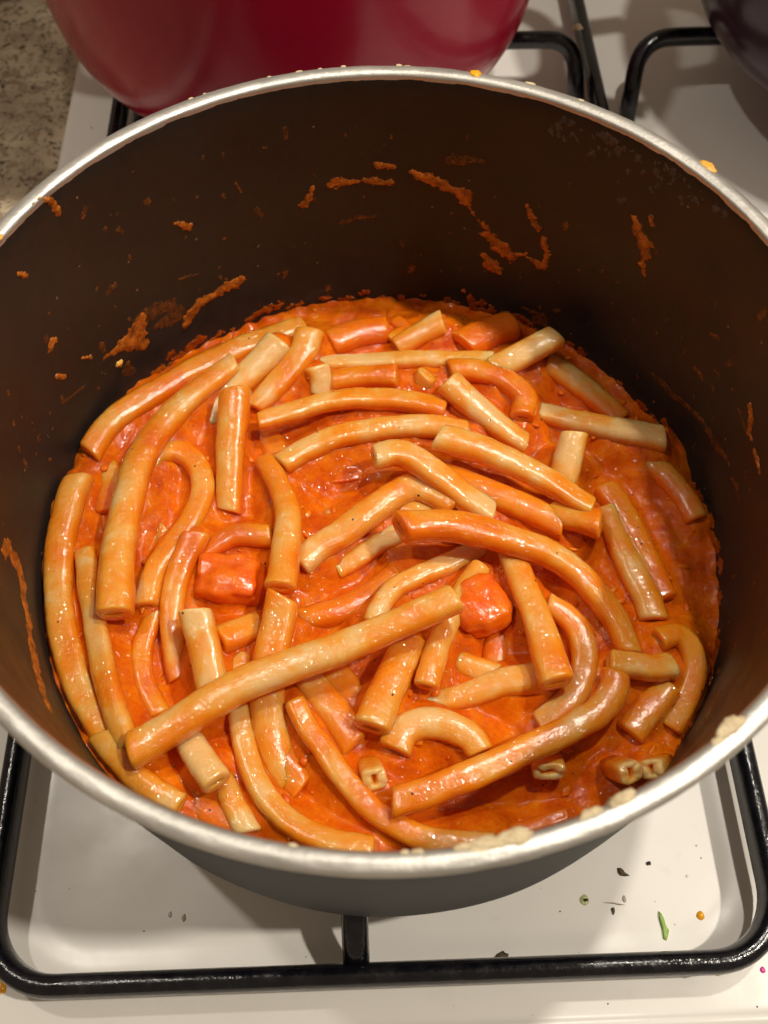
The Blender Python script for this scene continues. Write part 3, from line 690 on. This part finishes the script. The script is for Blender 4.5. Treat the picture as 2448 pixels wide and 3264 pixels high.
    o = mesh_obj('noodle', V, F, M_noodle, origin=tuple(C3[n//2]), attrs={'wet': wetA})
    recalc(o); return tag(o, label, 'noodle', 'pasta noodles in the pot')
for i, a in enumerate(N): noodle(*a, seed=i*3.17 + 1)

# stubs that show their cut face with the slot to the camera
def face_stub(reg, x, y, wpx, hpx, ang, z, label, seed, tilt=(0, 0, 0), wet=-.25, length=.012):
    p = at(*nat(reg, x, y), z); sc = REG[reg][2]*depth(p)/FPX*.5; a, b = wpx*sc, hpx*sc
    back = np.array(ray(*nat(reg, x, y))); back /= np.linalg.norm(back); back = back + np.array(tilt); back /= np.linalg.norm(back)
    r0 = CAM_R[:, 0]; r1 = -CAM_R[:, 1]
    sd = r0*math.cos(ang) + r1*math.sin(ang); sd -= back*(sd @ back); sd /= np.linalg.norm(sd); u = np.cross(back, sd)
    k = 28; V = []; F = []; wa = []
    def ring(off, s, slot):
        for j in range(k):
            t = 2*math.pi*j/k; c, q = math.cos(t), math.sin(t)
            ex = math.copysign(abs(c)**.55, c)*a*s; ey = math.copysign(abs(q)**.55, q)*b*s
            if slot: ex = ex*(1-slot) + c*a*.42*slot; ey = ey*(1-slot) + q*b*.10*slot
            pt = p + sd*ex + u*ey + back*(off + .0008*n3(c*1.3 + seed, q*1.3, off*100)); V.append(tuple(pt)); wa.append(wet + off*90 + (.35 if slot > .9 else 0))
    seq = [(.0022, 1, .97), (.0006, 1, .93), (.0, 1, .72), (.0001, .86, 0), (.0005, .96, 0), (.0014, 1, 0), (.004, 1.01, 0), (.008, .98, 0), (length, .9, 0)]
    for s in seq: ring(*s)
    for i in range(len(seq)-1):
        for j in range(k): j2 = (j+1) % k; F.append((i*k+j, i*k+j2, (i+1)*k+j2, (i+1)*k+j))
    F.append(tuple(range(k))[::-1]); F.append(tuple(range((len(seq)-1)*k, len(seq)*k)))
    o = mesh_obj('noodle', V, F, M_noodle, origin=tuple(p), attrs={'wet': wa}); recalc(o)
    for t in (0, .5, 1): ALLS.append((*(p + back*length*t), max(a, b), 0))
    return tag(o, label, 'noodle', 'pasta noodles in the pot')
face_stub('F', 728, 1265, 135, 150, 1.35, -.0800, 'stub showing its slotted white cut face, lower middle', 3.1, (-.2, .5, 0))
face_stub('G', 555, 1220, 200, 110, -.05, -.0830, 'white slotted cut face peeping out beneath the thick bent noodle', 5.2, (-.1, .7, 0))
face_stub('G', 1040, 1225, 130, 150, 1.3, -.0775, 'pale slotted end beside the near rim at the lower right, left one', 7.7, (-.5, .2, 0), -.3)
face_stub('G', 1150, 1205, 120, 150, 1.3, -.0790, 'pale slotted end beside the near rim at the lower right, right one', 9.4, (.4, .2, 0), -.1)

# carrot chunks
def chunk(reg, x, y, rx, ry, z, ang, label, seed, box=.5):
    p = at(*nat(reg, x, y), z); s = REG[reg][2]*depth(p)/FPX
    bm = bmesh.new(); bmesh.ops.create_cube(bm, size=2.0); bmesh.ops.subdivide_edges(bm, edges=bm.edges, cuts=14, use_grid_fill=True); V = []
    for v in bm.verts:
        q = np.array(v.co); sp = q/np.linalg.norm(q); q = q*box + sp*(1 - box)*1.15
        k = 1 + .18*n3(*(q*1.0 + seed)) + .08*n3(*(q*2.4 + seed)) + .015*n3(*(q*9 + seed)); q = q*k*np.array([rx*s, ry*s, .0065])
        V.append((p[0] + q[0]*math.cos(ang) - q[1]*math.sin(ang), p[1] + q[0]*math.sin(ang) + q[1]*math.cos(ang), p[2] + q[2]))
    F = [tuple(v.index for v in f.verts) for f in bm.faces]; bm.free()
    ALLS.append((p[0], p[1], p[2] + .0026, max(rx, ry)*s*.8, 0))
    o = mesh_obj('carrot_chunk', V, F, M_carrot, origin=tuple(p)); recalc(o)
    return tag(o, label, 'carrot chunk', 'carrot chunks in the sauce')
chunk('E', 1165, 95, 195, 140, -.0868, -.15, 'big red-orange carrot chunk left of centre', 1.0, .45)
chunk('F', 1340, 250, 165, 165, -.0836, .3, 'rounded glossy red carrot chunk beneath the sloping noodle', 4.4, .2)
chunk('B', 590, 1060, 150, 80, -.0945, .1, 'faint carrot chunk covered by sauce above the S-shaped noodle', 8.8, .5)

# ---------------------------------------------------------------- sauce surface
def sauce():
    nr, na = 250, 620; base = -.0932
    rr = np.sqrt(np.linspace(0, 1, nr))*.1047; aa = np.linspace(0, 2*math.pi, na, endpoint=False)
    Rr, Aa = np.meshgrid(rr, aa, indexing='ij'); X = (Rr*np.cos(Aa)).ravel(); Y = (Rr*np.sin(Aa)).ravel()
    A = np.array(ALLS)[::2]; H = base + .0014*(1 - np.clip(np.hypot(X, Y)/.1, 0, 1)**2)
    for i in range(0, len(X), 4000):
        dx = X[i:i+4000, None] - A[None, :, 0]; dy = Y[i:i+4000, None] - A[None, :, 1]; d = np.hypot(dx, dy)
        cap = np.minimum(A[None, :, 2] - .0006, -.0826); ext = np.where(A[None, :, 2] < -.080, 1.0, 0.0)*0 + 1
        drop = np.where(A[None, :, 2] > -.0785, .005, 0)       # high noodles bridge over the sauce
        h = cap - drop - np.maximum(0, d - A[None, :, 3]*.85)*.85
        H[i:i+4000] = np.maximum(H[i:i+4000], h.max(1))
    H2 = H.reshape(nr, na)
    for _ in range(6):
        H2 = (H2 + np.roll(H2, 1, 1) + np.roll(H2, -1, 1) + np.vstack([H2[:1], H2[:-1]]) + np.vstack([H2[1:], H2[-1:]]))/5
    H = H2.ravel()
    for i in range(len(X)):
        x, y = X[i], Y[i]
        H[i] += .0010*n3(x*55, y*55, .3) + .0013*n3(x*140, y*140, 1.3) + .0005*n3(x*330, y*330, 2.3) + .00012*n3(x*800, y*800, 4)
    edge = np.clip((Rr.ravel() - .100)/.0047, 0, 1)**2
    for i in np.argwhere(edge > 0).ravel():
        a = math.atan2(Y[i], X[i]); H[i] += edge[i]*(.0002 + .0022*max(0, n3(math.cos(a)*9, math.sin(a)*9, .5)) + .0016*n3(math.cos(a)*30, math.sin(a)*30, .9))
    V = np.stack([X, Y, H], 1); F = []
    for i in range(nr-1):
        for j in range(na): j2 = (j+1) % na; F.append((i*na+j, i*na+j2, (i+1)*na+j2, (i+1)*na+j))
    o = mesh_obj('tomato_sauce', V, F, M_sauce, origin=(0, 0, -.10)); recalc(o)
    if o.data.polygons[nr*na//2].normal.z < 0: o.data.flip_normals()
    # tomato pulp bits and herb flecks lying in the sauce
    hs = np.array(ALLS)
    for nm, m_, cnt, r0, r1, lab, cat in (('tomato_pulp', M_pulp, 420, .0005, .0017, 'small soft bits of tomato pulp spread through the sauce', 'tomato pulp'), ('herb_flecks', M_herb, 110, .00018, .0004, 'tiny dark herb and pepper flecks sprinkled in the sauce', 'herbs')):
        Va, Fa = [], []
        bm = bmesh.new(); bmesh.ops.create_icosphere(bm, subdivisions=2, radius=1.0); bv = [np.array(v.co) for v in bm.verts]; bf = [tuple(v.index for v in f.verts) for f in bm.faces]; bm.free()
        for q in range(cnt):
            i = int(RNG.integers(na*6, nr*na - na*6)); x, y, z = V[i]; r_ = r0 + (r1 - r0)*random.random()**2.5; n0 = len(Va); st = random.uniform(.6, 1.7); an = random.uniform(0, 3.14)
            for p in bv:
                k = r_*(1 + .4*n3(*(p*1.6 + q*3.3))); a_, b_ = p[0]*k*st, p[1]*k/st
                Va.append((x + a_*math.cos(an) - b_*math.sin(an), y + a_*math.sin(an) + b_*math.cos(an), z + p[2]*k*.45))
            Fa += [tuple(j + n0 for j in f) for f in bf]
        tag(mesh_obj(nm, Va, Fa, m_, origin=(0, 0, -.09)), lab, cat, kind='stuff')
    return tag(o, 'chunky orange-red tomato sauce pooled around the noodles in the silver pot', 'sauce')
sauce()

# ---------------------------------------------------------------- the other pots
def round_pot(name, cx, cy, m, label, R=.113):
    t = empty(name, (cx, cy, -.1085), label, 'pot')
    pr = [(.0001, -.1078), (R*.62, -.1082), (R*.74, -.1070), (R*.83, -.1035), (R*.90, -.097), (R*.945, -.088), (R*.972, -.076), (R*.99, -.055), (R, -.02), (R*1.0, -.002), (R*1.015, 0), (R*1.01, .0025), (R*.985, .0025), (R*.97, -.002), (R*.965, -.05), (R*.93, -.085), (R*.7, -.103), (.0001, -.104)]
    E_, _ = catmull([(r, z, 0) for r, z in pr], 90)
    V, F = lathe([(max(p[0], .0001), p[1]) for p in E_], 160, (cx, cy)); o = recalc(mesh_obj('pot_body', V, F, m, t))
    for s in (-1, 1):
        P = [(cx + s*R*.99, cy - .03, -.018), (cx + s*(R + .028), cy - .022, -.016), (cx + s*(R + .034), cy, -.015), (cx + s*(R + .028), cy + .022, -.016), (cx + s*R*.99, cy + .03, -.018)]
        Q, _ = catmull(P, 30); V, F = sweep(Q[:, :3], lambda i, n: circ(.006, 14, .7, 2.2)); recalc(mesh_obj('handle', V, F, m, t))
    return t
round_pot('casserole_pot', -.032, .292, M_red, 'glossy crimson red pot standing behind the pasta pot')
round_pot('casserole_pot', .262, .278, M_plum, 'dark plum pot at the top right corner')

# grey block at the far left on the worktop
t = empty('storage_tin', (-.255, .40, -.1475), 'grey tin on the granite worktop at the top left corner', 'tin')
def rbox(cx, cy, hx, hy, z0, z1, r, m, name, parent):
    P = []
    for (sx, sy, a0) in ((1, -1, -90), (1, 1, 0), (-1, 1, 90), (-1, -1, 180)):
        for k in range(7):
            a = math.radians(a0 + 15*k); P.append((cx + sx*(hx-r) + r*math.cos(a), cy + sy*(hy-r) + r*math.sin(a)))
    n = len(P); V = []; 
    for z, s in ((z0, 1), (z1 - .002, 1), (z1, .985)):
        V += [(cx + (x-cx)*s, cy + (y-cy)*s, z) for x, y in P]
    F = [(l*n+i, l*n+(i+1) % n, (l+1)*n+(i+1) % n, (l+1)*n+i) for l in range(2) for i in range(n)] + [tuple(range(2*n, 3*n))]
    return mesh_obj(name, V, F, m, parent)
M_tin = plain('grey_tin_paint', (.16, .15, .125), .45)
rbox(-.255, .41, .048, .05, -.1474, -.085, .012, M_tin, 'tin_body', t); rbox(-.255, .41, .0495, .0515, -.0848, -.075, .012, M_tin, 'lid', t)

# ---------------------------------------------------------------- crumbs and drips on the hob
def hz(x, y):
    return HOBZ - (.0007 if (abs(x + .003) < .112 and abs(y) < .112) else 0)
def poly_flake(reg, pts, m, name, label, cat, th=.0005, group=None):
    c = np.mean([at(*nat(reg, x, y), HOBZ) for x, y in pts], 0); z = hz(c[0], c[1])
    P = [at(*nat(reg, x, y), z) for x, y in pts]; n = len(P); V = []; F = []
    for s, dz in ((1, .0001), (.96, th*.8), (.7, th)):
        for i, p in enumerate(P): V.append((c[0] + (p[0]-c[0])*s, c[1] + (p[1]-c[1])*s, z + dz + th*.5*math.sin(i*2.1)*(s < 1)))
    V.append((c[0], c[1], z + th*1.2))
    for l in range(2):
        for i in range(n): j = (i+1) % n; F.append((l*n+i, l*n+j, (l+1)*n+j, (l+1)*n+i))
    for i in range(n): F.append((2*n+i, 2*n+(i+1) % n, 3*n))
    o = recalc(mesh_obj(name, V, F, m, origin=(c[0], c[1], z)))
    return tag(o, label, cat, group)
def spot(reg, x, y, rpx, m, name, label, cat, th=.0005, seed=1, st=(1, 1), amp=.12, z=None):
    c = at(*nat(reg, x, y), HOBZ); zz = hz(c[0], c[1]) if z is None else z; c = at(*nat(reg, x, y), zz); r = rpx*REG[reg][2]*depth(c)/FPX
    V = [(c[0], c[1], zz + th)]; F = []; k = 20; RG = ((.35, .93), (.65, .75), (.88, .42), (1, .0))
    for s, hh in RG:
        for j in range(k):
            a = 2*math.pi*j/k; q = 1 + amp*n3(math.cos(a)*1.5 + seed, math.sin(a)*1.5, seed)*2
            V.append((c[0] + r*s*q*math.cos(a)*st[0], c[1] + r*s*q*math.sin(a)*st[1], zz + th*hh + .00005))
    for j in range(k): F.append((0, 1+j, 1+(j+1) % k))
    for l in range(3):
        for j in range(k): F.append((1+l*k+j, 1+(l+1)*k+j, 1+(l+1)*k+(j+1) % k, 1+l*k+(j+1) % k))
    return tag(recalc(mesh_obj(name, V, F, m, origin=(c[0], c[1], zz))), label, cat)
M_pepper = make_film('black_pepper', (.015, .01, .008), (.05, .04, .03), .7)
M_green = make_film('green_leaf', (.30, .50, .08), (.50, .68, .20), .4)
M_oil = make_film('olive_oil_stain', (.42, .44, .16), (.60, .60, .36), .2)
M_mag = plain('magenta_speck', (.75, .06, .35), .4)
M_faint = make_film('pale_dried_drop', (.50, .47, .42), (.62, .60, .56), .25)
M_streak = make_film('brown_smear', (.30, .22, .15), (.52, .44, .36), .4)
poly_flake('H', [(742,460),(765,462),(795,480),(800,498),(845,530),(810,535),(770,530),(752,505)], M_herb, 'herb_flake', 'brown pointed herb flake on the white hob right of the pot base', 'herb flake', .0008)
poly_flake('H', [(998,408),(1020,402),(1036,418),(1032,436),(1015,428),(1008,440),(994,428)], M_pepper, 'pepper_grain', 'dark round grain at the edge of the shadow near the pot', 'crumb', .0009)
spot('H', 450, 745, 42, M_oil, 'oil_drop', 'olive oil drop with a dark fleck in it on the hob', 'drop', .0003)
poly_flake('H', [(440,738),(462,730),(484,740),(478,758),(450,756)], M_pepper, 'herb_fleck', 'dark fleck sitting in the olive oil drop', 'herb flake', .0009)
poly_flake('H', [(690,812),(705,808),(717,822),(716,850),(706,874),(698,850),(688,835)], M_herb, 'herb_flake', 'narrow dark brown flake below the faint smear', 'herb flake', .0007)
poly_flake('H', [(1103,842),(1120,860),(1150,905),(1160,960),(1188,1010),(1190,1050),(1172,1106),(1146,1090),(1135,1020),(1122,960),(1108,890)], M_green, 'green_leaf_sliver', 'bright green leaf sliver on the hob near the front bar', 'leaf', .0010)
spot('H', 1473, 882, 36, M_drop, 'orange_drop', 'round shiny orange drop on the bright corner of the hob', 'drop', .0009)
spot('H', 1353, 533, 12, M_faint, 'dried_drop', 'pale grey dried drop, larger of the two in the bright corner', 'drop', .0001)
spot('H', 1437, 265, 9, M_faint, 'dried_drop', 'pale bluish dried drop nearest the pot in the bright corner', 'drop', .0001)
spot('H', 1247, 958, 7, M_faint, 'dried_drop', 'tiny pale drop right of the green leaf sliver', 'drop', .0001)
poly_flake('H', [(600,768),(650,762),(700,764),(760,776),(812,786),(760,790),(700,774),(650,772)], M_streak, 'dried_smear', 'thin brown dried smear on the hob', 'smear', .0001)
spot('H', 800, 735, 22, M_streak, 'dried_ring', 'faint ring stain at the end of the brown smear', 'stain', .0001, st=(.8, 1.3))
poly_flake('Z', [(478,938),(495,918),(515,903),(522,912),(538,918),(535,935),(512,945),(490,940)], M_herb, 'herb_flake', 'dark curled herb flake beside the front bar', 'herb flake', .0012)
spot('Y', 735, 748, 10, M_faint, 'water_drop', 'left of two tiny clear drops on the left of the hob', 'drop', .0004, st=(.8, 1.2))
spot('Y', 795, 762, 11, M_streak, 'water_drop', 'right of two tiny clear drops on the left of the hob', 'drop', .0005, st=(.8, 1.3))
spot('N', -8, 3137, 32, M_drop, 'orange_drop', 'orange splash at the bottom left edge of the hob', 'drop', .0006, st=(1, 1.1), amp=.3)
spot('N', 2431, 3092, 9, M_mag, 'magenta_speck', 'tiny magenta speck below the right corner of the grate', 'crumb', .0004)
spot('P', 395, 552, 6, M_yellow, 'sauce_dot', 'small tan dot on the white hob beside the red pot', 'drop', .0004)
spot('Q', 835, 120, 20, M_crumb, 'food_crumb', 'yellow crumb on the grate frame beside the red pot', 'crumb', .0018, z=-.1212, st=(1.2, .8), amp=.3)
spot('H', 1625, 1392, 34, M_crumb, 'food_crumb', 'beige crumb stuck low on the front right of the grate', 'crumb', .0012, z=-.1275, st=(1.4, .5), amp=.4)
Va, Fa = [], []
for i in range(70):
    if i < 6: c = at(*[nat('H', 240, 842), nat('H', 1483, 370), nat('Z', 1612, 1145), nat('Z', 967, 1133), nat('Y', 150, 645), nat('Y', 620, 818)][i], HOBZ); r = .00028
    else: c = (random.uniform(-.14, .13), random.uniform(-.15, -.05), HOBZ) if i < 50 else (random.uniform(.13, .22), random.uniform(.1, .35), HOBZ); r = random.uniform(.00006, .00018)
    zz = hz(c[0], c[1]); n0 = len(Va)
    for j in range(6): Va.append((c[0] + r*math.cos(j*1.047)*random.uniform(.6, 1.2), c[1] + r*math.sin(j*1.047)*random.uniform(.6, 1.2), zz + .00008))
    Va.append((c[0], c[1], zz + r)); Fa += [(n0+j, n0+(j+1) % 6, n0+6) for j in range(6)]
tag(mesh_obj('fine_crumbs', Va, Fa, M_pepper), 'tiny dark crumbs scattered over the white hob', 'crumbs', kind='stuff')
# a hair on the hob
H_, _ = catmull([tuple(at(*nat('Y', x, y), HOBZ - .0007)) for x, y in ((385, 938), (425, 945), (445, 970), (480, 990), (490, 1000))], 30)
V, F = sweep(H_, lambda i, n: circ(.00007, 5)); tag(mesh_obj('stray_hair', V, F, M_streak), 'thin stray hair near the front left of the hob', 'hair')
